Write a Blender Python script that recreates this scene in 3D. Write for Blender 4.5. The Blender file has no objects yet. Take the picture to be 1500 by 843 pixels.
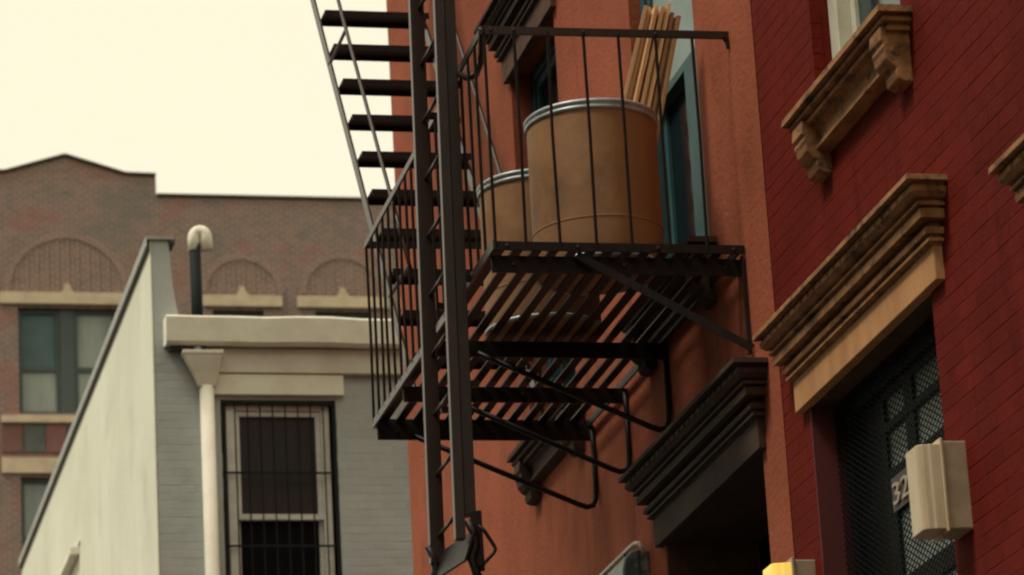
import bpy, math, random
from mathutils import Vector, Matrix
random.seed(7)
S = bpy.context.scene
COL = S.collection

# ------------------------------------------------------------------ camera
cam_d = bpy.data.cameras.new('camera')
cam = bpy.data.objects.new('camera', cam_d)
COL.objects.link(cam)
S.camera = cam
yaw, pitch, roll = math.radians(13.508), math.radians(17.525), math.radians(-3.291)
fwd = Vector((math.sin(yaw)*math.cos(pitch), math.cos(yaw)*math.cos(pitch), math.sin(pitch)))
r0 = Vector((math.cos(yaw), -math.sin(yaw), 0)); u0 = r0.cross(fwd)
rt = r0*math.cos(roll) + u0*math.sin(roll); up = -r0*math.sin(roll) + u0*math.cos(roll)
M = Matrix((rt, up, -fwd)).transposed().to_4x4()
M.translation = (0, 0, 1.6)
cam.matrix_world = M
cam_d.sensor_width = 36.0
cam_d.lens = 36.0*5460/1500
cam_d.clip_start = 0.1; cam_d.clip_end = 3000
cam_d.dof.use_dof = True
cam_d.dof.focus_distance = 17.6
cam_d.dof.aperture_fstop = 5.6

# ------------------------------------------------------------------ world: overcast, creamy cloud deck over a Nishita sky
SUN_EL, SUN_AZ = math.radians(60), math.radians(-104)      # azimuth measured from +Y towards +X
w = bpy.data.worlds.new('World'); S.world = w; w.use_nodes = True
nt = w.node_tree; nt.nodes.clear()
wo = nt.nodes.new('ShaderNodeOutputWorld'); bg = nt.nodes.new('ShaderNodeBackground')
sky = nt.nodes.new('ShaderNodeTexSky'); sky.sky_type = 'NISHITA'; sky.sun_disc = False
sky.sun_elevation = SUN_EL; sky.sun_rotation = SUN_AZ
mix = nt.nodes.new('ShaderNodeMix'); mix.data_type = 'RGBA'; mix.inputs['Factor'].default_value = 0.93
cl = nt.nodes.new('ShaderNodeTexNoise'); cl.inputs['Scale'].default_value = 2.2; cl.inputs['Detail'].default_value = 4
cm = nt.nodes.new('ShaderNodeMix'); cm.data_type = 'RGBA'; cm.inputs['A'].default_value = (10.9, 10.2, 7.35, 1); cm.inputs['B'].default_value = (9.9, 9.3, 7.25, 1)
tc = nt.nodes.new('ShaderNodeTexCoord'); nt.links.new(tc.outputs['Generated'], cl.inputs['Vector']); nt.links.new(cl.outputs['Fac'], cm.inputs['Factor'])
nt.links.new(cm.outputs['Result'], mix.inputs['B'])       # the cloud layer
nt.links.new(sky.outputs[0], mix.inputs['A']); nt.links.new(mix.outputs['Result'], bg.inputs[0])
bg.inputs[1].default_value = 0.102
nt.links.new(bg.outputs[0], wo.inputs[0])
sun_d = bpy.data.lights.new('sun', 'SUN'); sun_d.energy = 2.6; sun_d.angle = math.radians(14); sun_d.color = (1, .95, .86)
sun = bpy.data.objects.new('sun', sun_d); COL.objects.link(sun)
sd = Vector((math.sin(SUN_AZ)*math.cos(SUN_EL), math.cos(SUN_AZ)*math.cos(SUN_EL), math.sin(SUN_EL)))
sun.rotation_euler = sd.to_track_quat('Z', 'Y').to_euler(); sun.location = (-20, 10, 40)
S.view_settings.view_transform = 'Standard'; S.view_settings.look = 'None'
S.view_settings.exposure = 0.0; S.view_settings.gamma = 1.0; S.view_settings.use_curve_mapping = False
S.render.engine = 'CYCLES'
S.cycles.pixel_filter_type = 'BLACKMAN_HARRIS'; S.cycles.filter_width = 2.2

# ------------------------------------------------------------------ materials
MATS = {}
def material(name, col, rough=.7, col2=None, vscale=3.0, lo=.35, hi=.7, stretch=(1, 1, 1), bump=.0, bscale=60.0, bdist=.004,
             grime=None, gscale=6.0, glo=.5, ghi=.75, spec=.5, metal=0.0, rand=0.0, coords='pos', emit=None, coat=0.0, streak=None):
    m = bpy.data.materials.new(name); m.use_nodes = True
    n = m.node_tree.nodes; L = m.node_tree.links
    b = n['Principled BSDF']; b.inputs['Roughness'].default_value = rough
    b.inputs['Specular IOR Level'].default_value = spec; b.inputs['Metallic'].default_value = metal
    b.inputs['Coat Weight'].default_value = coat; b.inputs['Coat Roughness'].default_value = .15
    if coords == 'pos': src = n.new('ShaderNodeNewGeometry').outputs['Position']
    else: src = n.new('ShaderNodeTexCoord').outputs['Object']
    mp = n.new('ShaderNodeMapping'); mp.inputs['Scale'].default_value = stretch; L.new(src, mp.inputs['Vector'])
    def noise(scale, vec, detail=5):
        t = n.new('ShaderNodeTexNoise'); t.inputs['Scale'].default_value = scale; t.inputs['Detail'].default_value = detail
        t.inputs['Roughness'].default_value = .62; L.new(vec, t.inputs['Vector']); return t.outputs['Fac']
    def ramp(fac, a, z):
        r = n.new('ShaderNodeMapRange'); r.inputs['From Min'].default_value = a; r.inputs['From Max'].default_value = z
        r.interpolation_type = 'SMOOTHSTEP'; L.new(fac, r.inputs['Value']); return r.outputs['Result']
    def blend(fac, ca, cb):
        x = n.new('ShaderNodeMix'); x.data_type = 'RGBA'; L.new(fac, x.inputs['Factor'])
        for sock, c in (('A', ca), ('B', cb)):
            if isinstance(c, tuple): x.inputs[sock].default_value = (*c, 1)
            else: L.new(c, x.inputs[sock])
        return x.outputs['Result']
    out = col
    if col2: out = blend(ramp(noise(vscale, mp.outputs[0]), lo, hi), col, col2)
    if grime: out = blend(ramp(noise(gscale, mp.outputs[0], 7), glo, ghi), out, grime)
    if streak:
        ms_ = n.new('ShaderNodeMapping'); ms_.inputs['Scale'].default_value = (1, .7, .05); L.new(src, ms_.inputs['Vector'])
        out = blend(ramp(noise(streak[1], ms_.outputs[0], 4), streak[2], streak[3]), out, streak[0])
    if rand:
        oi = n.new('ShaderNodeObjectInfo'); hs = n.new('ShaderNodeHueSaturation')
        mr = n.new('ShaderNodeMapRange'); mr.inputs['To Min'].default_value = 1-rand; mr.inputs['To Max'].default_value = 1+rand
        L.new(oi.outputs['Random'], mr.inputs['Value']); L.new(mr.outputs['Result'], hs.inputs['Value'])
        if isinstance(out, tuple): hs.inputs['Color'].default_value = (*out, 1)
        else: L.new(out, hs.inputs['Color'])
        out = hs.outputs['Color']
    if isinstance(out, tuple): b.inputs['Base Color'].default_value = (*out, 1)
    else: L.new(out, b.inputs['Base Color'])
    if bump:
        bp = n.new('ShaderNodeBump'); bp.inputs['Strength'].default_value = bump; bp.inputs['Distance'].default_value = bdist
        L.new(noise(bscale, src, 6), bp.inputs['Height']); L.new(bp.outputs['Normal'], b.inputs['Normal'])
    if emit:
        b.inputs['Emission Color'].default_value = (*emit[0], 1); b.inputs['Emission Strength'].default_value = emit[1]
    MATS[name] = m
    return m

material('orange_stucco', (.345, .091, .043), .88, (.262, .067, .031), 2.6, .3, .72, (1, .6, .6), .7, 34, .012, grime=(.20, .052, .024), gscale=5, glo=.52, ghi=.82, spec=.15, streak=((.22, .056, .026), 7, .54, .78))
material('red_paint', (.155, .0160, .0092), .85, (.112, .0118, .0070), 3.2, .3, .72, (1, .5, .6), .55, 38, .007, grime=(.21, .045, .032), gscale=18, glo=.68, ghi=.82, rand=.10, spec=.06, streak=((.085, .0085, .006), 8, .56, .8))
material('red_reveal', (.115, .016, .014), .7, (.09, .013, .011), 3, bump=.3)
material('tan_stone', (.37, .18, .077), .85, (.23, .108, .046), 12, .35, .65, (1, .55, 1), .7, 50, .008, grime=(.05, .029, .018), gscale=13, glo=.48, ghi=.72, spec=.2)
material('tan_board', (.52, .27, .115), .85, (.41, .20, .082), 11, .35, .7, (1, .5, .2), .4, 60, .004, grime=(.28, .14, .065), gscale=8, glo=.6, ghi=.85, spec=.2)
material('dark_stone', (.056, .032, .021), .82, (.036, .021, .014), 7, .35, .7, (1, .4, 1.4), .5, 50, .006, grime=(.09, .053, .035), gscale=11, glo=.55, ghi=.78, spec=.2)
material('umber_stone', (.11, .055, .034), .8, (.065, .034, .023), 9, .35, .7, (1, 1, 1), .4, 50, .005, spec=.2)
material('iron', (.014, .0085, .0070), .46, (.028, .014, .010), 12, .5, .75, (1, 1, .6), .4, 80, .002, spec=.18, grime=(.07, .027, .013), gscale=20, glo=.68, ghi=.8)
material('iron_edge', (.026, .0145, .0110), .34, (.045, .021, .013), 14, .5, .75, (1, 1, .6), .35, 80, .0015, spec=.42, grime=(.09, .034, .015), gscale=22, glo=.68, ghi=.8)
material('fibreboard', (.30, .14, .047), .65, (.235, .103, .036), 3.6, .3, .7, (1, 1, .6), .5, 7, .010, grime=(.075, .037, .018), gscale=2.6, glo=.48, ghi=.76, streak=((.33, .17, .065), 9, .58, .8))
material('fibre_band', (.32, .16, .058), .65)
material('galvanised', (.40, .43, .42), .42, (.28, .31, .31), 18, metal=.35)
material('wood', (.62, .37, .18), .7, (.42, .22, .10), 26, .35, .65, (1, 1, .05), .3, 60, .003, rand=.28, coords='obj', grime=(.25, .12, .06), gscale=9, glo=.62, ghi=.8)
material('teal_frame', (.038, .095, .098), .55, (.028, .070, .074), 6, bump=.15, spec=.2)
material('cream_frame', (.62, .60, .47), .5, (.52, .49, .37), 5, bump=.1)
material('dark_glass', (.004, .009, .012), .10, spec=.2)
material('teal_blind', (.24, .30, .28), .5, (.19, .25, .235), 4)
material('teal_glass', (.012, .035, .042), .09, spec=.5)
material('screen_glass', (.46, .54, .48), .25, (.34, .42, .38), 5, spec=.5)  # pale base colour stands in for sky reflected in the door panes
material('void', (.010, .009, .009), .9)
material('black_paint', (.010, .012, .012), .5, bump=.1, spec=.2)
material('mesh_black', (.006, .007, .007), .8, spec=.05)
material('plate', (.045, .032, .026), .6)
material('numeral', (.42, .34, .255), .7, (.32, .25, .18), 20)
material('lamp_housing', (.40, .30, .19), .6, (.31, .22, .135), 9, bump=.2, grime=(.2, .14, .085), gscale=10, glo=.6, ghi=.8)
material('lamp_lens', (.60, .48, .31), .45, (.50, .38, .225), 9, .35, .7, (1, 1, .3), .15, grime=(.36, .235, .125), gscale=7, glo=.56, ghi=.8)
material('lamp_lens_lit', (.75, .55, .15), .4, emit=((1.0, .62, .10), .66))
material('hood_metal', (.13, .16, .15), .4, (.06, .08, .075), 9, metal=.3, grime=(.34, .36, .32), gscale=7, glo=.5, ghi=.68)
material('pale_pipe', (.60, .54, .45), .45, (.45, .38, .30), 12)
material('grey_paint', (.43, .45, .425), .85, (.38, .398, .375), 2.6, .3, .7, (1, 1, .6), .5, 40, .006, rand=.035, spec=.15, grime=(.28, .29, .265), gscale=4, glo=.58, ghi=.85)
material('stained_stucco', (.74, .74, .60), .88, (.64, .63, .50), 1.3, .3, .75, (1, .5, .6), .5, 22, .012, grime=(.54, .53, .42), gscale=1.8, glo=.52, ghi=.85, streak=((.58, .56, .44), 3.5, .52, .8))
material('cream_paint', (.82, .79, .65), .75, (.72, .68, .55), 3, .35, .7, bump=.35, bscale=9, bdist=.015, grime=(.50, .43, .32), gscale=5, glo=.62, ghi=.85)
material('pale_paint', (.70, .65, .53), .75, (.60, .55, .44), 3, .35, .7, bump=.3, grime=(.44, .38, .29), gscale=5, glo=.62, ghi=.85)
material('coping_metal', (.33, .33, .30), .5, (.24, .24, .22), 4)
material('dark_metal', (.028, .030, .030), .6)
material('stack_black', (.008, .012, .012), .7, spec=.15)
material('cowl_white', (.80, .76, .62), .6, (.66, .60, .46), 8, bump=.2)
material('sash_white', (.70, .68, .61), .6, (.58, .56, .50), 8)
material('curtain_dark', (.030, .022, .022), .5, (.018, .014, .015), 14, stretch=(6, 1, .1), spec=.35)
material('bar_iron', (.012, .015, .015), .6, spec=.12)
material('buff_stone', (.55, .44, .30), .85, (.45, .35, .235), 3, bump=.3)
material('green_frame', (.045, .062, .058), .55)
material('blind', (.31, .34, .30), .7, (.22, .25, .235), .9, stretch=(3, 1, .4))
material('shade_teal', (.055, .115, .125), .5, (.035, .075, .085), 1.2)
material('panel_red', (.19, .085, .07), .8, (.15, .07, .058), 6, rand=.2)
material('panel_green', (.085, .10, .085), .7, (.07, .08, .068), 6, rand=.2)
material('asphalt', (.05, .05, .05), .9, (.035, .035, .036), 3, bump=.4)
material('concrete', (.13, .125, .115), .9, (.10, .096, .09), 2, bump=.4)
material('dirt', (.08, .07, .06), .95, (.06, .052, .045), 2, bump=.4)
material('roof_tar', (.03, .03, .03), .9)

def brick_material(name, ca, cb, mort, blotch=None):
    m = bpy.data.materials.new(name); m.use_nodes = True; n = m.node_tree.nodes; L = m.node_tree.links
    b = n['Principled BSDF']; b.inputs['Roughness'].default_value = .85
    g = n.new('ShaderNodeNewGeometry'); sp = n.new('ShaderNodeSeparateXYZ'); cb_ = n.new('ShaderNodeCombineXYZ')
    L.new(g.outputs['Position'], sp.inputs[0]); L.new(sp.outputs['X'], cb_.inputs['X']); L.new(sp.outputs['Z'], cb_.inputs['Y'])
    t = n.new('ShaderNodeTexBrick'); L.new(cb_.outputs[0], t.inputs['Vector'])
    t.inputs['Scale'].default_value = 1; t.inputs['Brick Width'].default_value = .215; t.inputs['Row Height'].default_value = .075
    t.inputs['Mortar Size'].default_value = .009; t.inputs['Bias'].default_value = -.1
    t.inputs['Color1'].default_value = (*ca, 1); t.inputs['Color2'].default_value = (*cb, 1); t.inputs['Mortar'].default_value = (*mort, 1)
    out = t.outputs['Color']
    if blotch:
        z = n.new('ShaderNodeTexNoise'); z.inputs['Scale'].default_value = 1.5; z.inputs['Detail'].default_value = 4; L.new(g.outputs['Position'], z.inputs['Vector'])
        for col, a, q in blotch:
            r = n.new('ShaderNodeMapRange'); r.inputs['From Min'].default_value = a; r.inputs['From Max'].default_value = q; r.inputs['To Max'].default_value = .36
            L.new(z.outputs['Fac'], r.inputs['Value'])
            x = n.new('ShaderNodeMix'); x.data_type = 'RGBA'; L.new(r.outputs['Result'], x.inputs['Factor'])
            L.new(out, x.inputs['A']); x.inputs['B'].default_value = (*col, 1); out = x.outputs['Result']
    L.new(out, b.inputs['Base Color'])
    bp = n.new('ShaderNodeBump'); bp.inputs['Strength'].default_value = .4; bp.inputs['Distance'].default_value = .008; bp.invert = True
    L.new(t.outputs['Fac'], bp.inputs['Height']); L.new(bp.outputs['Normal'], b.inputs['Normal'])
    MATS[name] = m
brick_material('brown_brick', (.225, .125, .098), (.135, .10, .082), (.31, .25, .20), [((.27, .085, .068), .53, .66), ((.085, .115, .095), .47, .35)])
brick_material('arch_brick', (.235, .135, .105), (.165, .105, .085), (.33, .26, .21))

# ------------------------------------------------------------------ mesh helpers
class MB:
    """collects faces; coordinates are (u, p, z): along the wall, out of the wall, up; mp maps them to the world"""
    def __init__(s, mp=None): s.v = []; s.f = []; s.mp = mp or (lambda u, p, z: (u, p, z))
    def pt(s, u, p, z): s.v.append(s.mp(u, p, z)); return len(s.v)-1
    def quad(s, *pts): s.f.append([s.pt(*q) for q in pts])
    def box(s, a, b, c, d, e, f):
        i = [s.pt(x, y, z) for z in (e, f) for y in (c, d) for x in (a, b)]
        for q in ((0, 1, 3, 2), (4, 6, 7, 5), (0, 4, 5, 1), (2, 3, 7, 6), (0, 2, 6, 4), (1, 5, 7, 3)): s.f.append([i[k] for k in q])
        return s
    def tube(s, path, r, n=8, r2=None):
        P = [Vector(q) for q in path]; rings = []; prev = None
        for k, q in enumerate(P):
            t = (P[min(k+1, len(P)-1)]-P[max(k-1, 0)]).normalized()
            if prev is None: a = t.orthogonal().normalized()
            else: a = (prev - t*prev.dot(t)).normalized()
            prev = a; b = t.cross(a); rr = r if r2 is None else r+(r2-r)*k/(len(P)-1)
            rings.append([s.pt(*(q + a*rr*math.cos(2*math.pi*j/n+.4) + b*rr*math.sin(2*math.pi*j/n+.4))) for j in range(n)])
        for A, B in zip(rings, rings[1:]):
            for j in range(n): s.f.append([A[j], A[(j+1) % n], B[(j+1) % n], B[j]])
        s.f.append(rings[0][::-1]); s.f.append(rings[-1]); return s
    def bar(s, a, b, wu, wv, side=(0, 0, 1)):
        """flat bar from a to b, wu wide across, wv wide along 'side'"""
        a = Vector(a); b = Vector(b); t = (b-a).normalized(); sd_ = Vector(side); sd_ = (sd_-t*sd_.dot(t)).normalized(); c = t.cross(sd_)
        i = [s.pt(*(q + sd_*y*wv/2 + c*x*wu/2)) for q in (a, b) for y in (-1, 1) for x in (-1, 1)]
        for q in ((0, 1, 3, 2), (4, 6, 7, 5), (0, 4, 5, 1), (2, 3, 7, 6), (0, 2, 6, 4), (1, 5, 7, 3)): s.f.append([i[k] for k in q])
        return s
    def extrude(s, prof, u_a, u_b):
        """polygon prof of (p, z) swept along u"""
        A = [s.pt(u_a, p, z) for p, z in prof]; B = [s.pt(u_b, p, z) for p, z in prof]; n = len(prof)
        for j in range(n): s.f.append([A[j], A[(j+1) % n], B[(j+1) % n], B[j]])
        s.f.append(A[::-1]); s.f.append(B); return s
    def moulding(s, prof, ua, ub, base):
        """profile with mitred returns at both ends"""
        R = []
        for p, z in prof:
            e = p-base
            R.append([s.pt(ua-e, -.02, z), s.pt(ua-e, p, z), s.pt(ub+e, p, z), s.pt(ub+e, -.02, z)])
        for A, B in zip(R, R[1:]):
            for j in range(3): s.f.append([A[j], A[j+1], B[j+1], B[j]])
        s.f.append(R[0]); s.f.append(R[-1][::-1]); return s
    def lathe(s, c, prof, n=40):
        R = [[s.pt(c[0]+r*math.cos(2*math.pi*j/n), c[1]+r*math.sin(2*math.pi*j/n), c[2]+z) for j in range(n)] for r, z in prof]
        for A, B in zip(R, R[1:]):
            for j in range(n): s.f.append([A[j], A[(j+1) % n], B[(j+1) % n], B[j]])
        return s
    def build(s, name, mat, parent=None, smooth=False, bevel=0, **props):
        me = bpy.data.meshes.new(name); me.from_pydata(s.v, [], s.f); me.update()
        import bmesh
        bm = bmesh.new(); bm.from_mesh(me); bmesh.ops.recalc_face_normals(bm, faces=bm.faces); bm.to_mesh(me); bm.free()
        me.materials.append(MATS[mat])
        if smooth:
            for p in me.polygons: p.use_smooth = True
        o = bpy.data.objects.new(name, me); COL.objects.link(o)
        if bevel:
            md = o.modifiers.new('bevel', 'BEVEL'); md.width = bevel; md.segments = 2; md.limit_method = 'ANGLE'
        if parent: o.parent = parent
        for k, x in props.items(): o[k] = x
        return o

def thing(name, label, cat, loc, group=None):
    o = bpy.data.objects.new(name, None); COL.objects.link(o); o['label'] = label; o['category'] = cat
    o.empty_display_size = .3
    if group: o['group'] = group
    return o
def tag(o, label, cat, group=None):
    o['label'] = label; o['category'] = cat
    if group: o['group'] = group
    return o
def structure(o): o['kind'] = 'structure'; return o

F = 5.14                     # plane of the two street fronts
side = lambda u, p, z: (F-p, u, z)
def front(Y): return lambda u, p, z: (u, Y-p, z)

def sheet(mb, u_a, u_b, z_a, z_b, holes, depth, p=0.0):
    """wall face with openings and their reveals; holes are (u0,u1,z0,z1[,depth])"""
    us = sorted({u_a, u_b, *[h[0] for h in holes], *[h[1] for h in holes]}); zs = sorted({z_a, z_b, *[h[2] for h in holes], *[h[3] for h in holes]})
    for a, b in zip(us, us[1:]):
        for c, d in zip(zs, zs[1:]):
            mu, mz = (a+b)/2, (c+d)/2
            if any(h[0] < mu < h[1] and h[2] < mz < h[3] for h in holes): continue
            mb.quad((a, p, c), (b, p, c), (b, p, d), (a, p, d))
    for h in holes:
        a, b, c, d = h[:4]; q = p-(h[4] if len(h) > 4 else depth)
        mb.quad((a, p, c), (a, q, c), (a, q, d), (a, p, d)); mb.quad((b, p, c), (b, q, c), (b, q, d), (b, p, d))
        mb.quad((a, p, d), (b, p, d), (b, q, d), (a, q, d)); mb.quad((a, p, c), (b, p, c), (b, q, c), (a, q, c))
    return mb

def brick_mesh(L, H, mp_axis, k, mat):
    """one brick centred on its front: axis 'X' faces -X (u=Y), 'Y' faces -Y (u=X)"""
    rnd = random.Random(k); mp = (lambda u, p, z: (-p, u, z)) if mp_axis == 'X' else (lambda u, p, z: (u, -p, z))
    h, l = H/2, L/2; j = lambda s: rnd.uniform(-s, s); v = []
    v += [mp(x, -.05, z) for x, z in ((-l, -h), (l, -h), (l, h), (-l, h))]
    v += [mp(x, -.0011, z) for x, z in ((-l, -h), (l, -h), (l, h), (-l, h))]
    v += [mp(x+j(.0015), j(.0006), z+j(.0015)) for x, z in ((-l+.004, -h+.004), (l-.004, -h+.004), (l-.004, h-.004), (-l+.004, h-.004))]
    f = [[0, 1, 5, 4], [1, 2, 6, 5], [2, 3, 7, 6], [3, 0, 4, 7], [4, 5, 9, 8], [5, 6, 10, 9], [6, 7, 11, 10], [7, 4, 8, 11], [8, 9, 10, 11]]
    me = bpy.data.meshes.new('brick'); me.from_pydata(v, [], f); me.materials.append(MATS[mat]); me.update(); return me

def lay_bricks(axis, plane, u_a, u_b, z_a, z_b, holes, mat, parent, inview, proud=0.0, limit=300, course=.0745, length=.213, joint=.0045, perp=.0020):
    """running bond, cut at openings; the largest in view become single bricks, the rest one field"""
    bricks = []; nrow = int((z_b-z_a)/course)
    for r in range(nrow):
        z = z_a+(r+.5)*course; off = (length/2 if r % 2 else 0)+random.uniform(-.012, .012)
        u = u_a-off
        while u < u_b:
            segs = [(max(u, u_a), min(u+length-perp, u_b))]
            for h in holes:
                if h[2]-course*.45 < z < h[3]+course*.45:
                    ns = []
                    for a, b in segs:
                        if b <= h[0] or a >= h[1]: ns.append((a, b)); continue
                        if a < h[0]: ns.append((a, h[0]))
                        if b > h[1]: ns.append((h[1], b))
                    segs = ns
            for a, b in segs:
                if b-a > .03: bricks.append((a, b, z))
            u += length
    vis = sorted([b for b in bricks if inview((b[0]+b[1])/2, b[2])], key=lambda b: (b[0] if axis == 'X' else -(b[1]-b[0])))
    single = set(vis[:limit]); H = course-joint
    cache = {}
    for k, (a, b, z) in enumerate(bricks):
        if (a, b, z) not in single: continue
        L = b-a; full = abs(L-(length-perp)) < 1e-6
        key = (k % 7) if full else ('c', round(L, 2), k % 3)
        if key not in cache: cache[key] = brick_mesh(L, H, axis, hash(str(key)) % 9999, mat)
        o = bpy.data.objects.new('brick', cache[key]); COL.objects.link(o); o.parent = parent
        q = proud+random.uniform(-.0005, .0005)
        o.location = (plane-q, (a+b)/2, z) if axis == 'X' else ((a+b)/2, plane-q, z)
    rest = [b for b in bricks if b not in single]
    if rest:
        mb = MB(side if axis == 'X' else front(plane))
        for a, b, z in rest:
            q = proud+random.uniform(-.0005, .0005); e = .004
            A = [mb.pt(x, y, t) for x, y, t in ((a, -.0011, z-H/2), (b, -.0011, z-H/2), (b, -.0011, z+H/2), (a, -.0011, z+H/2))]
            Bk = [mb.pt(x, -.05, t) for x, t in ((a, z-H/2), (b, z-H/2), (b, z+H/2), (a, z+H/2))]
            C = [mb.pt(x, q, t) for x, t in ((a+e, z-H/2+e), (b-e, z-H/2+e), (b-e, z+H/2-e), (a+e, z+H/2-e))]
            for j in range(4):
                mb.f.append([A[j], A[(j+1) % 4], C[(j+1) % 4], C[j]]); mb.f.append([A[j], A[(j+1) % 4], Bk[(j+1) % 4], Bk[j]])
            mb.f.append(C)
        mb.build('brick_field', mat, parent, kind='stuff')

def ring(mb, a, b, c, d, w, p0, p1, wb=None):
    """rectangular frame"""
    wb = w if wb is None else wb
    mb.box(a, a+w, p0, p1, c, d); mb.box(b-w, b, p0, p1, c, d)
    mb.box(a+w, b-w, p0, p1, d-w, d); mb.box(a+w, b-w, p0, p1, c, c+wb); return mb

def sash_window(parent, mp, a, b, c, d, rec, fmat, upper, lower, fw=.07, sw=.045, mid=.5, smat=None):
    """double-hung window set rec deep in its opening"""
    smat = smat or fmat
    wn = ring(MB(mp), a, b, c, d, fw, -rec-.12, -rec).build('window', fmat, parent, bevel=.004)
    m = c+(d-c)*mid; A, B = a+fw, b-fw
    us = ring(MB(mp), A+.003, B-.003, m-.02, d-fw-.003, sw, -rec-.06, -rec-.02).build('sash', smat, wn, bevel=.003)
    MB(mp).box(A+sw, B-sw, -rec-.047, -rec-.04, m, d-fw-sw).build('pane', upper, wn)
    ls = ring(MB(mp), A+.003, B-.003, c+fw+.003, m+.025, sw, -rec-.105, -rec-.065).build('sash', smat, wn, bevel=.003)
    MB(mp).box(A+sw, B-sw, -rec-.092, -rec-.085, c+fw+sw, m).build('pane', lower, wn)
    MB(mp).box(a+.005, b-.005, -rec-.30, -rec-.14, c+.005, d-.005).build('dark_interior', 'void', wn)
    return wn

CORNICE = [(0, .41), (.175, .41), (.177, .386), (.140, .384), (.140, .374), (.152, .366), (.150, .345), (.132, .326), (.108, .322), (.108, .312), (.120, .310), (.120, .297),
           (.088, .295), (.088, .287), (.106, .285), (.106, .246), (.046, .243), (.046, .222), (.074, .218), (.081, .204), (.077, .188), (.052, .184), (.052, .174), (.066, .172), (.066, .158), (.044, .156), (.044, .148)]
def entablature(parent, ua, ub, zb, mat, bmat, deep):
    """cornice over an opening; ua..ub is the lintel board, zb its lower edge"""
    c = MB(side).moulding([(p, zb+z) for p, z in CORNICE], ua, ub, .04).build('cornice', mat, parent)
    bd = MB(side); bd.box(ua, ub, -.01, .04, zb, zb+.1475); bd.build('lintel', bmat, c, bevel=.004)
    m = MB(side); u = ua-.02
    while u < ub-.02:
        m.extrude([(.13, zb+.335), (.153, zb+.345), (.158, zb+.358), (.150, zb+.372), (.13, zb+.374)], u, u+.062); u += .098
    m.build('bead_moulding', mat, c, kind='stuff')
    return c
SILL = [(0, 0), (.150, 0), (.152, -.030), (.116, -.032), (.116, -.041), (.130, -.046), (.126, -.062), (.096, -.066), (.096, -.076), (.108, -.080), (.104, -.096), (.078, -.100), (.078, -.110), (.062, -.122), (.056, -.132), (.056, -.19), (.066, -.194), (.066, -.208), (.046, -.215), (0, -.222)]
BRK = [(-.01, -.07), (.125, -.07), (.132, -.135), (.118, -.15), (.124, -.165), (.116, -.185), (.112, -.215), (.088, -.245), (.066, -.255), (.072, -.275), (.064, -.305), (.034, -.318), (-.01, -.318)]
def sill(parent, ua, ub, zt, mat):
    s = MB(side).moulding([(p, zt+z) for p, z in SILL], ua, ub, .05).build('window_sill', mat, parent)
    for y in (ua-.03, ub-.12):
        MB(side).extrude([(p, zt+z) for p, z in BRK], y, y+.15).build('bracket', mat, s, bevel=.006)
    return s

# ------------------------------------------------------------------ ground (below the frame)
structure(MB().box(-1500, 1500, -600, 2500, -.6, -.02).build('ground', 'dirt'))
structure(MB().box(-7, 1.6, -60, 75, -.3, .0).build('road', 'asphalt'))
structure(MB().box(1.75, 5.12, -60, 31, -.3, .13).build('pavement', 'concrete'))
structure(MB().box(1.6, 1.745, -60, 31, -.3, .135).build('kerb', 'concrete', bevel=.015))

# far side of the street, outside the frame: houses added to block low sky
structure(MB().box(-9.6, -7.15, -60, 75, -.3, .13).build('pavement', 'concrete'))
def blocker_house(ya, yb, h, label):
    t = thing('sky_blocker_house', label, 'house', None)
    mp = lambda u, p, z: (-9.6+p, u, z); hh = []
    for i in range(3):
        for f in range(int((h-1)/3.4)):
            c = ya+(yb-ya)*(i+.5)/3; hh.append((c-.5, c+.5, 1.2+f*3.4, 3.2+f*3.4))
    sheet(MB(mp), ya, yb, 0, h, hh, .25).build('wall', 'dark_stone', t)
    for q in hh: MB(mp).box(q[0]+.005, q[1]-.005, -.2, -.1, q[2]+.005, q[3]-.005).build('window', 'dark_glass', t)
    MB(mp).box(ya, yb, -9, -.26, 0, h-.02).build('building_body', 'void', t)
    MB(mp).box(ya, yb, -9, .3, h, h+.3).build('cornice', 'dark_stone', t)
blocker_house(-12, -3, 19.0, 'added sky-blocking brown terrace house across the street, behind the camera')
blocker_house(-2.98, 6, 18.4, 'added sky-blocking brown terrace house across the street facing the pavement')
blocker_house(6.02, 15, 19.6, 'added sky-blocking brown terrace house facing the red brick building across the street')
blocker_house(15.02, 24.5, 18.8, 'added sky-blocking brown terrace house facing the fire escape across the street')

# ------------------------------------------------------------------ red building
BND = 16.105
red = thing('brick_building', 'dark red painted brick building with tan stone window sill and door cornice', 'building', None)
R_DOOR = (13.97, 15.705, 3.2, 6.165, .5)
R_WIN = (14.02, 15.235, 7.385, 9.85, .3)
R_WIN2 = (11.30, 12.52, 3.9, 5.84, .3)
holes = [R_DOOR, R_WIN, R_WIN2]
wall = sheet(MB(side), 8, BND, 0, 14, holes, .3, p=-.0016).build('wall', 'red_paint', red)
MB().box(F+.35, F+9, 8.05, BND-.03, 0, 13.9).build('building_body', 'void', red)
MB().box(F-.0, F+9.1, 7.9, BND, 14.0, 14.25).build('roof', 'roof_tar', red)
in_red = lambda u, z: 12.45 < u and (u-12.45)*.43+4.25 < z < (u-12.6)*.46+7.15
bh = [(h[0]+.003, h[1]-.003, h[2]+.003, h[3]-.003) for h in holes]
lay_bricks('X', F, 11.0, BND-.002, 3.6, 9.6, bh, 'red_paint', wall, in_red)
entablature(red, 13.79, 15.80, 6.142, 'tan_stone', 'tan_board', .2)
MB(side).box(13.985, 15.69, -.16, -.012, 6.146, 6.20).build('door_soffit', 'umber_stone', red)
entablature(red, 11.1, 12.60, 5.835, 'tan_stone', 'tan_board', .2)
sill(red, 13.98, 15.22, 7.39, 'tan_stone')
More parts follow.
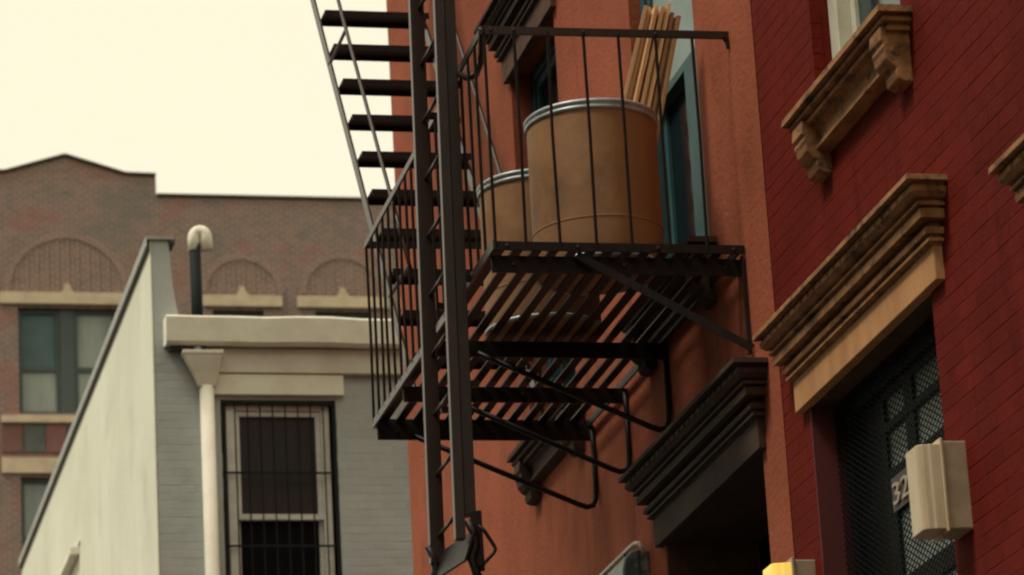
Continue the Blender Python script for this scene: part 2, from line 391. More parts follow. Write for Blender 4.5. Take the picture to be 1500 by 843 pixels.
sash_window(red, side, R_WIN[0]+.004, R_WIN[1]-.004, R_WIN[2]+.002, R_WIN[3]-.004, .09, 'cream_frame', 'teal_glass', 'teal_glass', fw=.12, sw=.06)
sash_window(red, side, R_WIN2[0]+.004, R_WIN2[1]-.004, R_WIN2[2]+.004, R_WIN2[3]-.004, .09, 'cream_frame', 'teal_glass', 'teal_glass', fw=.12, sw=.06)
MB(side).box(15.693, 15.7035, -.40, .0, 3.205, 6.15).build('door_jamb', 'red_reveal', red)

# door with transom, behind an expanded-metal security screen
door = MB(side)
D = -.17
ring(door, 13.985, 15.69, 3.25, 6.14, .07, D-.10, D+.02)
door.box(15.24, 15.62, D-.08, D-.02, 3.3, 6.07)                 # solid panel on the far side
door.box(14.055, 15.24, D-.09, D, 5.50, 5.70)                   # transom bar
door.box(14.055, 15.24, D-.09, D, 5.875, 5.915)                 # transom glazing bar
door.box(14.055, 15.24, D-.085, D-.01, 6.03, 6.07)
door.box(14.80, 14.92, D-.088, D-.005, 5.70, 6.03); door.box(14.30, 14.42, D-.088, D-.005, 5.70, 6.03)
door.box(15.19, 15.24, D-.087, D-.003, 5.70, 6.03)
door.box(14.055, 15.24, D-.09, D, 5.10, 5.20); door.box(15.12, 15.24, D-.087, D-.002, 3.3, 5.5)
door = door.build('door', 'black_paint', red, bevel=.003)
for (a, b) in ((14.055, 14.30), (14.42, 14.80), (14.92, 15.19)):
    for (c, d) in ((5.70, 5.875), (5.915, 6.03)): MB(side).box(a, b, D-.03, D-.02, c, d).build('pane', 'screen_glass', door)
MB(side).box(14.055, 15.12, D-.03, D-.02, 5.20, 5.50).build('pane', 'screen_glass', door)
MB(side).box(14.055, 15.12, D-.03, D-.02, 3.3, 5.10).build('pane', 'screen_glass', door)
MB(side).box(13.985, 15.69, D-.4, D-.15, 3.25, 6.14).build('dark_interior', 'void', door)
MB(side).box(14.50, 14.945, -.1035, -.095, 5.45, 5.60).build('number_plate', 'plate', door)
cu = bpy.data.curves.new('numerals', 'FONT'); cu.body = '32'; cu.size = .135; cu.extrude = .004; cu.offset = .0005; cu.align_x = 'LEFT'
to = bpy.data.objects.new('tmp', cu); COL.objects.link(to)
dg = bpy.context.evaluated_depsgraph_get(); me = bpy.data.meshes.new_from_object(to.evaluated_get(dg)); bpy.data.objects.remove(to)
num = bpy.data.objects.new('house_number', me); COL.objects.link(num); me.materials.clear(); me.materials.append(MATS['numeral']); num.parent = door
num.matrix_world = Matrix(((0, 0, -1, F+.0895), (-1.72, 0, 0, 14.93), (0, 1, 0, 5.475), (0, 0, 0, 1)))
ms = MB(side); Y0, Y1, Z0, Z1 = 13.99, 15.685, 4.3, 6.135
pitch_z, sl = .030, .5
def mesh_lines(sgn):
    n = int(((Z1-Z0)+(Y1-Y0)*sl)/pitch_z)+1
    for i in range(n):
        c0 = Z0-(Y1-Y0)*sl*(sgn > 0)+i*pitch_z
        pts = []
        ya, yb = Y0, Y1
        za, zb = c0+(0 if sgn > 0 else 0), c0+sgn*(Y1-Y0)*sl
        # clip to Z0..Z1
        def yat(z): return Y0+(z-c0)/(sgn*sl)
        lo, hi = sorted((yat(Z0), yat(Z1))); ya, yb = max(Y0, lo), min(Y1, hi)
        if yb-ya < .03: continue
        zz = lambda y: c0+sgn*sl*(y-Y0)
        h = .0030; q = -.105
        A = [ms.pt(ya, q-dp, zz(ya)+dz) for dp, dz in ((0, -h), (0, h), (.003, h), (.003, -h))]; B = [ms.pt(yb, q-dp, zz(yb)+dz) for dp, dz in ((0, -h), (0, h), (.003, h), (.003, -h))]
        for j in range(4): ms.f.append([A[j], A[(j+1) % 4], B[(j+1) % 4], B[j]])
mesh_lines(1)
Zs = Z0
def mesh_lines_down():
    n = int(((Z1-Z0)+(Y1-Y0)*sl)/pitch_z)+1
    for i in range(n):
        c0 = Z0+i*pitch_z
        yat = lambda z: Y0+(c0-z)/sl
        lo, hi = yat(Z1), yat(Z0); ya, yb = max(Y0, lo), min(Y1, hi)
        if yb-ya < .03: continue
        zz = lambda y: c0-sl*(y-Y0)
        h = .0030; q = -.1082
        A = [ms.pt(ya, q-dp, zz(ya)+dz) for dp, dz in ((0, -h), (0, h), (.003, h), (.003, -h))]; B = [ms.pt(yb, q-dp, zz(yb)+dz) for dp, dz in ((0, -h), (0, h), (.003, h), (.003, -h))]
        for j in range(4): ms.f.append([A[j], A[(j+1) % 4], B[(j+1) % 4], B[j]])
mesh_lines_down()
ms.build('security_mesh', 'mesh_black', door, kind='stuff')

# ------------------------------------------------------------------ orange building
org = thing('stucco_building', 'orange stucco building with dark door cornice, carrying the iron fire escape', 'building', None)
END = 24.8
O_DOOR = (16.47, 18.29, 3.2, 6.165, .6)
O_W2 = (17.085, 18.29, 7.385, 9.85, .3)
O_W1 = (19.945, 21.11, 7.385, 9.85, .3)
O_W3 = (22.6, 23.7, 12.0, 13.4, .3)
ow = sheet(MB(side), BND, END, 0, 14.4, [O_DOOR, O_W1, O_W2], .3, p=.002).build('wall', 'orange_stucco', org)
MB().box(F+.7, F+9, BND+.03, END-.05, 0, 14.3).build('building_body', 'void', org)
MB().box(F+.002, F+9.1, END-.045, END, 0, 14.4).build('end_wall', 'orange_stucco', org)
MB().box(F-.05, F+9.1, BND, END+.05, 14.4, 14.6).build('roof', 'roof_tar', org)
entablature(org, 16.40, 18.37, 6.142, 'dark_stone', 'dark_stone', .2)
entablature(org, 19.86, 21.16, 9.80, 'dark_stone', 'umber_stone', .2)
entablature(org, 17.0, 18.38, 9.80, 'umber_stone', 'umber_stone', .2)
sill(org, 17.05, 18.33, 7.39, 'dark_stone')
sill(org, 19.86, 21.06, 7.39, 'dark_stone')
sash_window(org, side, O_W2[0]+.004, O_W2[1]-.004, O_W2[2]+.002, O_W2[3]-.004, .06, 'teal_frame', 'teal_blind', 'dark_glass', fw=.075, sw=.05, mid=.47)
MB(side).box(O_W2[0]+.012, 17.43, -.058, -.030, O_W2[2]+.01, 8.50).build('storm_panel', 'teal_frame', org, bevel=.004)
sash_window(org, side, O_W1[0]+.004, O_W1[1]-.004, O_W1[2]+.002, O_W1[3]-.004, .12, 'teal_frame', 'dark_glass', 'dark_glass', fw=.075, sw=.05, mid=.47)
od = MB(side); ring(od, 16.48, 18.28, 3.25, 6.15, .1, -.6, -.5)
od.box(17.33, 17.43, -.6, -.505, 3.3, 6.05)
od = od.build('door', 'black_paint', org, bevel=.004)
for a, b in ((16.58, 17.33), (17.43, 18.18)):
    MB(side).box(a, b, -.59, -.55, 3.3, 4.3).build('door_panel', 'black_paint', od)
    MB(side).box(a, b, -.575, -.56, 4.3, 6.05).build('pane', 'dark_glass', od)
MB(side).box(16.49, 18.27, -.49, -.012, 6.135, 6.16).build('door_soffit', 'dark_stone', org)  # dark soffit lining: the doorway's shade is put into its colour
MB(side).box(18.278, 18.2885, -.49, -.002, 3.21, 6.14).build('door_jamb', 'umber_stone', org)
MB(side).box(16.4715, 16.482, -.49, -.002, 3.21, 6.14).build('door_jamb', 'umber_stone', org)

# ------------------------------------------------------------------ fire escape
fe = thing('fire_escape', 'black iron fire escape with slatted landing, stair and drop ladder on orange wall', 'fire escape', None)
XO, XW, YN, YF, ZP = 3.883, 5.135, 16.5, 19.63, 7.19
# landing frame
MB().bar((XO, YN-.02, ZP-.0225), (XO, YF+.02, ZP-.0225), .045, .012, (1, 0, 0)).build('frame_bar', 'iron_edge', fe)
MB().bar((XO+.008, YN, ZP-.022), (XW, YN, ZP-.022), .010, .044).build('frame_bar', 'iron', fe)
MB().bar((XO+.008, YF, ZP-.022), (XW, YF, ZP-.022), .010, .05).build('frame_bar', 'iron', fe)
MB().bar((XW-.03, YN+.01, ZP-.022), (XW-.03, YF-.01, ZP-.022), .044, .010, (1, 0, 0)).build('frame_bar', 'iron', fe)
slat = None
k = 0
while XO+.055+k*.0905 < XW-.06:
    x = XO+.055+k*.0905
    if slat is None:
        slat = MB().box(-.0245, .0245, YN+.008, YF-.008, -.010, .0).build('slat', 'iron', fe); slat.location = (x, 0, ZP-.001)
    else:
        c = slat.copy(); COL.objects.link(c); c.parent = fe; c.location = (x+random.uniform(-.004, .004), 0, ZP-.001)
    k += 1
# brackets: beam, bent brace with its leg along the wall
for Yb, bx, dz in ((16.60, 4.08, .0), (18.00, 4.12, .0), (18.84, 4.14, .0), (19.60, 4.10, .0)):
    b = MB(); b.bar((XO+.01, Yb, ZP-.082), (XW+.02, Yb, ZP-.082), .012, .085)
    b.bar((XO+.01, Yb+.02, ZP-.05), (XW, Yb+.02, ZP-.05), .04, .010)
    b = b.build('bracket_beam', 'iron', fe)
    pts = [(bx, Yb-.006, 7.085), (5.02, Yb-.006, 6.695), (5.065, Yb-.006, 6.68), (5.10, Yb-.006, 6.69), (5.118, Yb-.006, 6.725), (5.122, Yb-.006, 6.78), (5.122, Yb-.006, 7.13)]
    if Yb > 17: MB().tube(pts, .0155, 8).build('brace', 'iron', b, smooth=True)
    else: MB().bar((5.122, Yb-.09, 6.64), (5.122, Yb-.09, 7.14), .012, .03, (0, 1, 0)).build('wall_leg', 'iron', b)
MB().bar((4.30, 16.53, 7.14), (5.13, 16.47, 6.66), .010, .038).build('brace', 'iron', fe)
# railings
ZR = 8.275
MB().bar((XO-.005, YN, ZR), (XW+.01, YN, ZR+.012), .012, .042).build('top_rail', 'iron_edge', fe, bevel=.002)
MB().tube([(5.115, YN, ZR), (5.13, YN, ZR-.02), (5.135, YN, ZR-.055)], .014).build('rail_anchor', 'iron', fe)
MB().bar((XO-.002, YN+.012, ZR-.005), (XO-.002, YF+.02, 8.215), .036, .012, (1, 0, 0)).build('top_rail', 'iron_edge', fe)
MB().bar((XO, YF, 8.215), (XW, YF, 8.23), .012, .04).build('top_rail', 'iron', fe)
for x in (3.895, 4.045, 4.215, 4.395, 4.572, 4.762, 4.948):
    MB().tube([(x, YN, ZP-.02), (x+random.uniform(-.006, .006), YN, 7.75), (x, YN, ZR)], .0085, 6).build('baluster', 'iron', fe)
n = 19
for i in range(1, n+1):
    y = YN+(YF-YN)*i/n
    MB().tube([(XO, y, ZP-.02), (XO+random.uniform(-.005, .005), y+random.uniform(-.008, .008), 7.7), (XO, y, ZR-.005-.06*i/n)], .0085, 6).build('baluster', 'iron', fe)
for x in (4.85, 4.99):
    MB().tube([(x, YF, ZP-.02), (x, YF, 8.22)], .0085, 6).build('baluster', 'iron', fe)
# tie from the corner of the rail to the ladder guide
MB().tube([(3.872, 16.99, 8.235), (3.905, 16.93, 8.19), (3.92, 16.82, 8.165), (3.915, 16.68, 8.18), (3.895, 16.56, 8.225), (3.885, 16.495, 8.285)], .017, 8).build('rail_tie', 'iron_edge', fe, smooth=True)
bolt = MB().lathe((0, 0, 0), [(0, -.007), (.008, -.006), (.0105, -.002), (.0105, .004)], 10).build('bolt', 'iron_edge', fe)
bolt.rotation_euler = (-math.pi/2, 0, 0); bolt.location = (3.93, YN-.009, ZR+.002)
spots = [(x, YN-.009, ZR+.004) for x in (4.045, 4.395, 4.762)] + [(x, YN-.009, ZP-.022) for x in (3.95, 4.3, 4.7, 5.08)] + [(x, Yb-.009, ZP-.082) for Yb in (16.60, 18.0, 18.84, 19.6) for x in (4.0, 4.55, 5.06)]
for q in spots:
    c = bolt.copy(); COL.objects.link(c); c.parent = fe; c.location = q
# stair to the landing above
SX0, SX1, kz = 4.05, 4.735, .762
yst = lambda z: 19.25+(z-7.19)*kz
ZT = 11.45
for x in (SX0, SX1):
    MB().bar((x, yst(7.19), 7.20), (x, yst(ZT), ZT), .012, .075, (0, 1, -kz)).build('stringer', 'iron_edge', fe)
    hp = [(x, yst(z)-.59, z) for z in (7.95, 8.52, 9.4, 10.256, ZT)]
    MB().tube(hp, .0125, 6).build('handrail', 'iron_edge', fe, smooth=True)
    for z in (7.98, 9.99, 11.0):
        MB().tube([(x, yst(z), z), (x, yst(z)-.59, z)], .012, 6).build('handrail_strut', 'iron_edge', fe)
tread = None
for i in range(13):
    z = 7.464+i*.326
    if z > ZT: break
    y = yst(z)-.10
    t = MB(); t.box(SX0+.008, SX1-.008, -.09, .09, -.006, .006); t.box(SX0+.008, SX1-.008, -.096, -.09, -.034, .006); t.box(SX0+.008, SX1-.008, .09, .096, -.03, .006)
    if tread is None: tread = t.build('tread', 'iron', fe); o = tread
    else: o = tread.copy(); COL.objects.link(o); o.parent = fe
    o.location = (0, y, z)
up_ = MB(); up_.bar((XO, 22.3, ZT), (XO, 23.3, ZT), .045, .012, (1, 0, 0)); up_.bar((XO, 22.3, ZT), (XW+.02, 22.3, ZT), .012, .06); up_.bar((XO, 23.3, ZT), (XW+.02, 23.3, ZT), .012, .06)
up_.build('upper_landing_frame', 'iron', fe)
for j in range(12):
    x = 3.95+j*.095
    MB().box(x-.024, x+.024, 22.31, 23.29, ZT-.004, ZT+.006).build('slat', 'iron', fe)
# drop ladder in its guide, outside the landing
def rail(xa, xb, y, dep, mat, zb, zt, lean=.0):
    m = MB(); i = [m.pt(x+lean*(z-7.5), yy, z) for z in (zb, zt) for yy in (y, y+dep) for x in (xa, xb)]
    for q in ((0, 1, 3, 2), (4, 6, 7, 5), (0, 4, 5, 1), (2, 3, 7, 6), (0, 2, 6, 4), (1, 5, 7, 3)): m.f.append([i[k] for k in q])
    return m.build('ladder_rail', mat, fe, bevel=.003)
LN = .012
rail(3.724, 3.797, 17.45, .05, 'iron_edge', 5.84, 9.9, LN)
rail(3.748, 3.797, 16.96, .05, 'iron_edge', 5.84, 9.9, LN)
rail(3.802, 3.858, 16.985, .05, 'iron_edge', 5.96, 9.9, LN)
for i in range(13):
    z = 5.98+i*.31
    MB().tube([(3.772+LN*(z-7.5), 16.99, z), (3.772+LN*(z-7.5), 17.47, z)], .0105, 8).build('rung', 'iron_edge', fe, smooth=True)
for z in (6.63, 7.17, 8.19):
    MB().bar((3.80, 17.475, z), (XO+.01, 17.475, z), .03, .03).build('ladder_clamp', 'iron', fe)
    MB().bar((3.83, 17.02, z), (XO+.01, 17.02, z), .03, .03).build('ladder_clamp', 'iron', fe)
# foot of the ladder: cross plate, side cheeks, hook loop
MB().bar((3.79, 16.93, 5.80), (3.74, 17.60, 5.84), .014, .16, (.35, 0, 1)).build('foot_plate', 'iron', fe, bevel=.004)
for y, x in ((16.955, 3.81), (17.47, 3.72)):
    MB(lambda u, p, z: (u, p, z)).tube([(x-.02, y, 5.93), (x+.01, y, 5.86), (x+.012, y, 5.80), (x-.012, y, 5.74), (x+.005, y, 5.68), (x+.03, y, 5.60)], .022, 8).build('foot_hook', 'iron', fe, smooth=True)
MB().bar((3.832, 16.96, 5.98), (3.835, 16.96, 5.68), .012, .055, (1, 0, 0)).build('latch_plate', 'iron', fe, bevel=.006)
MB().tube([(3.84, 16.955, 5.905), (3.87, 16.955, 5.875), (3.912, 16.955, 5.805), (3.918, 16.955, 5.785), (3.905, 16.955, 5.765), (3.865, 16.955, 5.725), (3.835, 16.955, 5.69)], .0095, 8).build('hook_loop', 'iron', fe, smooth=True)

# ------------------------------------------------------------------ drums and boards on the landing
def drum(c, r, h, label):
    t = thing('fibre_drum', label, 'drum', c, 'drums on the fire escape')
    t.location = c
    prof = [(.0, .0), (r-.02, .0), (r-.006, .006), (r, .03), (r, h*.2), (r, h*.3), (r, h*.6), (r, h-.05), (r, h-.045), (r-.006, h-.04), (r-.006, h-.01), (r-.012, h-.01), (r-.012, .02), (0, .02)]
    MB().lathe((0, 0, 0), prof, 56).build('body', 'fibreboard', t, smooth=True)
    rim = [(r-.004, h-.05), (r+.008, h-.048), (r+.010, h-.034), (r+.004, h-.028), (r+.004, h-.022), (r+.012, h-.016), (r+.012, h-.004), (r+.004, h+.003), (r-.012, h), (r-.014, h-.02), (r-.012, h-.05), (r-.004, h-.05)]
    MB().lathe((0, 0, 0), rim, 56).build('rim', 'galvanised', t, smooth=True)
    MB().lathe((0, 0, 0), [(r-.002, h*.246), (r+.003, h*.249), (r+.003, h*.257), (r-.002, h*.260)], 56).build('seam_band', 'fibre_band', t)
    foot = [(r-.012, .0), (r+.006, .0), (r+.006, .016), (r, .02)]
    MB().lathe((0, 0, 0), foot, 56).build('foot_band', 'galvanised', t, smooth=True)
    return t
drum((4.535, 16.99, ZP), .325, .81, 'large brown fibre drum with grey rim holding upright wooden boards')
drum((4.475, 17.97, ZP), .30, .80, 'brown fibre drum half hidden behind the drum of boards')
specs = [(4.778, 8.600, -.05), (4.799, 8.605, -.02), (4.820, 8.590, -.055), (4.841, 8.622, -.01), (4.861, 8.600, -.05), (4.881, 8.612, -.015), (4.901, 8.618, -.045), (4.922, 8.585, -.01), (4.943, 8.560, -.035), (4.86, 8.56, .055), (4.91, 8.54, .06)]
for i, (xt, zt, dy) in enumerate(specs):
    top = Vector((xt+.07, 16.99+dy, zt)); bot = Vector((xt+.07-.283*(zt-7.235)-.01+.006*i+random.uniform(-.012, .012), 16.98+dy*.9, 7.235)); ax = (top-bot)
    m = MB().box(-.0105, .0105, -.036, .036, 0, ax.length)
    o = m.build('wooden_board', 'wood', None, bevel=.002)
    z = ax.normalized(); x = (Vector((1, .15*(i % 3-1), 0))); x = (x-z*x.dot(z)).normalized(); y = z.cross(x)
    o.matrix_world = Matrix.Translation(bot) @ Matrix((x, y, z)).transposed().to_4x4()
    tag(o, 'thin tan wooden board in the bundle standing in the big drum', 'board', 'boards standing in the drum')

# ------------------------------------------------------------------ wall lights
def wall_light(y, z, lens, label):
    t = thing('wall_light', label, 'wall light', None, 'box wall lights beside the door'); t.location = (F, y, z)
    mp = lambda u, p, zz: (-p, u, zz)
    MB(mp).box(0, .19, -.004, .098, .0, .365).build('housing', 'lamp_housing', t, bevel=.006)
    MB(mp).box(-.008, .198, .0985, .112, -.012, .375).build('flange', 'lamp_lens' if lens == 'lamp_lens' else 'lamp_housing', t, bevel=.004)
    m = MB(mp)
    prof = [(.112, .0), (.112, .19), (.135, .188), (.152, .186), (.158, .181), (.180, .178), (.196, .170), (.202, .158), (.202, .032), (.196, .02), (.180, .012), (.158, .009), (.152, .004), (.135, .002)]
    A = [m.pt(u, p, .0) for p, u in prof]; B = [m.pt(u, p, .352) for p, u in prof]; k = len(prof)
    for j in range(k): m.f.append([A[j], A[(j+1) % k], B[(j+1) % k], B[j]])
    m.f.append(A[::-1]); m.f.append(B)
    m.build('lens', lens, t, bevel=.010)
    MB(mp).tube([(.06, .118, -.035), (.06, .118, -.008)], .010, 8).build('lens_screw', 'lamp_housing', t)
    return t
wall_light(13.735, 5.075, 'lamp_lens', 'unlit cream box light on red brick beside the numbered door')
wall_light(15.81, 5.09, 'lamp_lens_lit', 'glowing yellow box light on red strip between the two doorways')

# grey hooded fixture beside the orange doorway
hd = thing('wall_fixture', 'grey metal hooded fixture with pale pipe rim beside the dark doorway', 'light fixture', None)
m = MB(side)
m.extrude([(-.004, 5.80), (-.004, 6.20), (.05, 6.205), (.10, 6.19), (.135, 6.15), (.15, 6.09), (.15, 5.80)], 18.63, 19.75)
m.build('hood', 'hood_metal', hd, bevel=.012)
MB(side).box(18.615, 18.63, .055, .067, 5.8, 6.19).build('seam', 'dark_metal', hd)
MB(side).tube([(18.63, .035, 6.175), (18.61, .04, 6.20), (18.615, .055, 6.228), (18.65, .065, 6.238), (18.75, .07, 6.238), (19.75, .07, 6.238)], .0125, 8).build('pipe_rim', 'pale_pipe', hd, smooth=True)
for y in (18.85, 19.3, 19.7): MB(side).box(y, y+.02, .06, .08, 6.19, 6.232).build('rim_clip', 'dark_metal', hd)

# ------------------------------------------------------------------ grey house beyond the gap
GY = 32.0; GX = 4.342
gh = thing('row_house', 'grey painted brick house with cream gutter and pale stucco side wall', 'house', None)
fr = front(GY)
G_WIN = (4.925, 5.985, 8.6, 10.89, .3)
gw = sheet(MB(fr), GX+.004, 9.0, 0, 11.6, [G_WIN], .3, p=-.0016).build('wall', 'grey_paint', gh)
MB().box(GX+.3, 9.0, GY+.35, 44.3, 0, 11.55).build('building_body', 'void', gh)
MB().box(GX+.18, 9.0, GY+.05, 44.3, 11.56, 11.62).build('roof', 'roof_tar', gh)
in_g = lambda u, z: 9.1 < z < 11.6 and u < 6.8
hg = [(G_WIN[0]+.003, G_WIN[1]-.003, G_WIN[2], G_WIN[3]-.003)]
lay_bricks('Y', GY, GX+.004, 7.2, 8.9, 11.58, hg, 'grey_paint', gw, in_g, limit=300, joint=.0035, perp=.0018)
# parapet: thick party wall standing above the roof, its end curving out to the roof line
pp = MB(fr)
prof = [(4.347, 11.6), (4.347, 12.39), (4.50, 12.39), (4.512, 12.2), (4.53, 11.95), (4.56, 11.75), (4.60, 11.6)]
A = [pp.pt(x, 0, z) for x, z in prof]; B = [pp.pt(x, -12.2, z) for x, z in prof]; k = len(prof)
for j in range(k): pp.f.append([A[j], A[(j+1) % k], B[(j+1) % k], B[j]])
pp.f.append(A[::-1]); pp.f.append(B); pp.build('parapet', 'grey_paint', gh)
MB().box(GX-.012, GX, GY-.002, 44.3, 0, 12.388).build('side_wall', 'stained_stucco', gh)
cp = MB(); cp.box(GX-.05, GX+.20, GY-.03, 44.35, 12.395, 12.425); cp.box(GX-.05, GX-.042, GY-.03, 44.35, 12.33, 12.395); cp.build('coping', 'coping_metal', gh)
MB().box(GX-.040, GX-.014, GY-.0, 44.3, 12.31, 12.385).build('coping_shadow_board', 'dark_metal', gh)  # dark strip drawn as the shadow line under the coping
MB().box(GX+.17, GX+.215, GY-.028, GY+.2, 12.36, 12.394).build('coping_end', 'dark_metal', gh)
ld = MB(lambda u, p, z: (GX-.012-p, u, z)); ld.box(38.1, 41.5, 0, .10, 10.96, 11.05); ld.build('ledge', 'cream_paint', gh, bevel=.01)
MB(lambda u, p, z: (GX-.012-p, u, z)).box(38.0, 41.6, -.004, .012, 11.055, 11.085).build('ledge_flashing', 'coping_metal', gh)
# gutter (slightly sagging box), soffit, frieze, lintel
g = MB(fr); xs = [4.43+i*.3 for i in range(17)]; R = []
for i, x in enumerate(xs):
    d = .010*math.sin(i*1.7)+.006*math.sin(i*.6+1)+.018*math.exp(-((x-4.75)/.22)**2)*-1
    R.append([g.pt(x, p, z+d*s) for p, z, s in ((.0, 11.375, .4), (.17, 11.355, .4), (.20, 11.38, .6), (.215, 11.51, 1), (.225, 11.60, 1), (.21, 11.618, 1), (.0, 11.618, 1))])
k = 7
for A, B in zip(R, R[1:]):
    for j in range(k): g.f.append([A[j], A[(j+1) % k], B[(j+1) % k], B[j]])
g.f.append(R[0][::-1]); g.f.append(R[-1]); g.build('gutter', 'cream_paint', gh)
MB(fr).box(4.47, 4.80, .02, .12, 11.325, 11.35).build('soffit_board', 'dark_metal', gh)
MB(fr).box(4.86, 7.2, .004, .075, 11.125, 11.352).build('frieze', 'pale_paint', gh, bevel=.006)
MB(fr).box(4.865, 6.055, .004, .055, 10.925, 11.118).build('lintel', 'cream_paint', gh, bevel=.006)
# downpipe with hopper head
hp = MB(fr); rings = []
for z, a, b, p in ((11.30, 4.575, 4.945, .20), (11.27, 4.575, 4.945, .20), (11.255, 4.59, 4.93, .19), (11.10, 4.67, 4.905, .15), (10.98, 4.72, 4.875, .13)):
    rings.append([hp.pt(a, .078, z), hp.pt(b, .078, z), hp.pt(b, p, z), hp.pt(a, p, z)])
for A, B in zip(rings, rings[1:]):
    for j in range(4): hp.f.append([A[j], A[(j+1) % 4], B[(j+1) % 4], B[j]])
hp.f.append(rings[0]); hp.f.append(rings[-1][::-1])
dp = MB(fr).tube([(4.798, .085, 10.985), (4.798, .085, 7.0), (4.798, .085, 3.0), (4.798, .085, .1)], .066, 14).build('downpipe', 'pale_paint', gh, smooth=True)
hp.build('hopper', 'pale_paint', dp, bevel=.006)
MB(fr).tube([(4.72, .12, 11.28), (4.72, .12, 11.36)], .038, 10).build('outlet', 'galvanised', dp, smooth=True)
# barred window
wn = ring(MB(fr), 4.985, 5.925, 8.6, 10.885, .075, -.16, -.06).build('window', 'sash_white', gh, bevel=.004)
ring(MB(fr), 5.062, 5.848, 9.80, 10.805, .045, -.14, -.085, .05).build('sash', 'sash_white', wn)
MB(fr).box(5.10, 5.81, -.125, -.12, 9.84, 10.77).build('pane', 'curtain_dark', wn)
ring(MB(fr), 5.062, 5.848, 8.68, 9.875, .035, -.20, -.145, .05).build('sash', 'sash_white', wn)
MB(fr).box(5.09, 5.82, -.185, -.18, 8.72, 9.85).build('pane', 'dark_glass', wn)
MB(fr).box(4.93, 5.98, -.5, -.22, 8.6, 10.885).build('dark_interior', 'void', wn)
ba = ring(MB(fr), 4.935, 5.975, 8.62, 10.875, .028, -.03, -.004).build('window_bars', 'bar_iron', gh)
for z in (10.215, 9.54, 8.9): MB(fr).box(4.963, 5.947, -.026, -.012, z-.009, z+.009).build('cross_bar', 'bar_iron', ba)
for i in range(8):
    x = 5.06+i*.115
    MB(fr).tube([(x, -.019, 8.65), (x, -.019, 10.85)], .0065, 6).build('bar', 'bar_iron', ba)
# roof vent stack
st = MB().tube([(4.975, 33.5, 11.6), (4.962, 33.5, 12.86)], .056, 14).build('vent_stack', 'stack_black', gh, smooth=True)
cw = [(4.955, 33.5, 12.80)]+[(5.013-.056*math.cos(t), 33.5-.01*(1-math.cos(t)), 12.935+.062*math.sin(t)) for t in [math.pi*q/8 for q in range(9)]]+[(5.078, 33.47, 12.80)]
MB().tube(cw, .058, 14).build('cowl', 'cowl_white', st, smooth=True)

# ------------------------------------------------------------------ brown apartment building far behind
BY = 75.0
ap = thing('apartment_building', 'tall brown brick apartment building with stepped gable and brick arches', 'building', None)
fb = front(BY)
win_cols = [(7.33, 9.42, True), (11.46, 12.55, False), (13.67, 14.85, False), (15.9, 17.0, False)]
ST = 3.68
hs = []
for fl in range(6):
    for a, b, tw in win_cols: hs.append((a, b, 23.04-fl*ST, 25.36-fl*ST))
bw = sheet(MB(fb), -4, 30, 0, 27.87, hs, .35)
gab = [(6.44, 27.87), (6.44, 28.34), (7.1, 28.35), (8.38, 28.745), (9.66, 28.355), (10.315, 28.34), (10.315, 27.87)]
A = [bw.pt(x, 0, z) for x, z in gab]; bw.f.append(A)
bw = bw.build('wall', 'brown_brick', ap)
b2 = MB(fb); A = [b2.pt(x, -.4, z) for x, z in gab]; B = [b2.pt(x, -.004, z) for x, z in gab]; k = len(gab)
for j in range(k): b2.f.append([A[j], A[(j+1) % k], B[(j+1) % k], B[j]])
b2.f.append(A[::-1]); b2.build('gable_back', 'brown_brick', ap)
MB().box(-4, 30, BY+.4, BY+18, 0, 27.6).build('building_body', 'void', ap)
MB().box(-4, 6.43, BY-.04, BY+.35, 27.875, 27.95).build('coping', 'dark_stone', ap)
MB().box(10.33, 30, BY-.04, BY+.35, 27.875, 27.95).build('coping', 'dark_stone', ap)
for (xa, za), (xb, zb) in zip(gab[1:], gab[2:-1]):
    MB().bar((xa, BY+.15, za+.03), (xb, BY+.15, zb+.03), .40, .07).build('coping', 'dark_stone', ap)
def arch(cx, cz, r):
    m = MB(fb); n = 24; A = []
    for i in range(n+1):
        t = math.pi*i/n; c_, s_ = math.cos(t), math.sin(t)
        A.append([m.pt(cx+c_*q, p, cz+s_*q) for q, p in ((r-.10, .0), (r-.10, .03), (r+.06, .03), (r+.06, .0))])
    for P, Q in zip(A, A[1:]):
        for j in range(3): m.f.append([P[j], P[j+1], Q[j+1], Q[j]])
    o = m.build('arch', 'arch_brick', ap)
    t_ = MB(fb); c0 = [t_.pt(cx+math.cos(math.pi*i/n)*(r-.1), .004, cz+math.sin(math.pi*i/n)*(r-.1)) for i in range(n+1)]; t_.f.append(c0)
    t_.build('tympanum', 'arch_brick', o)
    # raised soldier courses in the tympanum
    g_ = MB(fb); x = cx-r+.25
    while x < cx+r-.2:
        hgt = math.sqrt(max(0, (r-.13)**2-(x-cx)**2))
        if hgt > .12: g_.box(x-.03, x+.03, .005, .02, cz+.01, cz+hgt)
        x += .215
    g_.build('soldier_bricks', 'arch_brick', o, kind='stuff')
def lintel(a, b, z0, z1, cx):
    l = MB(fb).box(a, b, .002, .10, z0, z1).build('lintel', 'buff_stone', ap, bevel=.01)
    m = MB(fb); A = [[m.pt(cx+x, p_, z1+z) for x, z in ((-.15, -.01), (.15, -.01), (.07, .10), (.05, .20), (-.05, .20), (-.07, .10))] for p_ in (.002, .09)]
    for j in range(6): m.f.append([A[0][j], A[0][(j+1) % 6], A[1][(j+1) % 6], A[1][j]])
    m.f.append(A[1]); m.build('keystone', 'buff_stone', l)
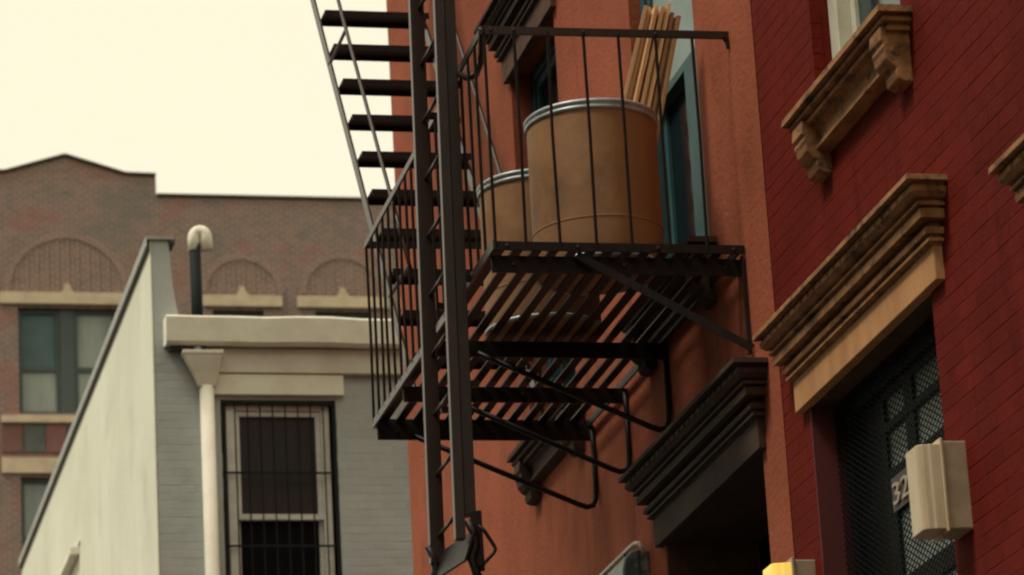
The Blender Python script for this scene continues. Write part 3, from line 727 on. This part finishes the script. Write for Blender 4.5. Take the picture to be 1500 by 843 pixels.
for fl in range(5):
    dz = -fl*ST
    if fl == 0:
        arch(8.36, 25.70, 1.29); arch(12.10, 25.72, .86); arch(14.28, 25.74, .90)
    for a, b, cx in ((6.95, 9.66, 8.37), (11.25, 12.95, 12.09), (13.28, 15.25, 14.27), (15.5, 17.4, 16.45)):
        if fl == 0: lintel(a, b, 25.42, 25.67, cx)
        else: MB(fb).box(a, b, .002, .08, 25.42+dz, 25.75+dz).build('lintel', 'buff_stone', ap, bevel=.01)
        MB(fb).box(a, b, .002, .12, 22.82+dz, 22.97+dz).build('sill', 'umber_stone' if False else 'buff_stone', ap, bevel=.01)
        n = max(3, int((b-a)/.42)); wd = (b-a)/n
        if fl < 2:
            for i in range(n):
                MB(fb).box(a+i*wd+.015, a+(i+1)*wd-.015, .002, .04, 22.2+dz, 22.8+dz).build('panel', 'panel_green' if i % 2 else 'panel_red', ap)
    for a, b, tw in win_cols:
        z0, z1 = 23.04+dz, 25.35+dz
        cells = [(a+.01, 8.21), (8.51, b-.01)] if tw else [(a+.01, b-.01)]
        for c, d in cells:
            wn = ring(MB(fb), c, d, z0+.01, z1, .08, -.3, -.17).build('window', 'green_frame', ap)
            zm = z0+1.02
            MB(fb).box(c+.08, d-.08, -.28, -.18, zm-.05, zm+.05).build('meeting_rail', 'green_frame', wn)
            MB(fb).box(c+.08, d-.08, -.26, -.24, zm+.05, z1-.08).build('pane', ('shade_teal' if c < 8.3 else 'blind') if fl == 0 else 'blind', wn)
            MB(fb).box(c+.08, d-.08, -.26, -.24, z0+.09, zm-.05).build('pane', 'blind', wn)
        if tw: MB(fb).box(8.212, 8.508, -.3, -.12, z0+.01, z1).build('mullion', 'green_frame', ap)

# ------------------------------------------------------------------ put each assembled thing's origin at its base
for o in list(COL.objects):
    if o.type != 'EMPTY' or 'label' not in o or o.location.length > 1e-6: continue
    kids = [c for c in o.children if c.type == 'MESH']
    pts = [c.matrix_basis @ Vector(b) for c in kids for b in c.bound_box]
    lo = [min(p[i] for p in pts) for i in range(3)]; hi = [max(p[i] for p in pts) for i in range(3)]
    base = Vector(((lo[0]+hi[0])/2, (lo[1]+hi[1])/2, lo[2]))
    o.location = base
    for c in o.children: c.matrix_parent_inverse = Matrix.Translation(-base)
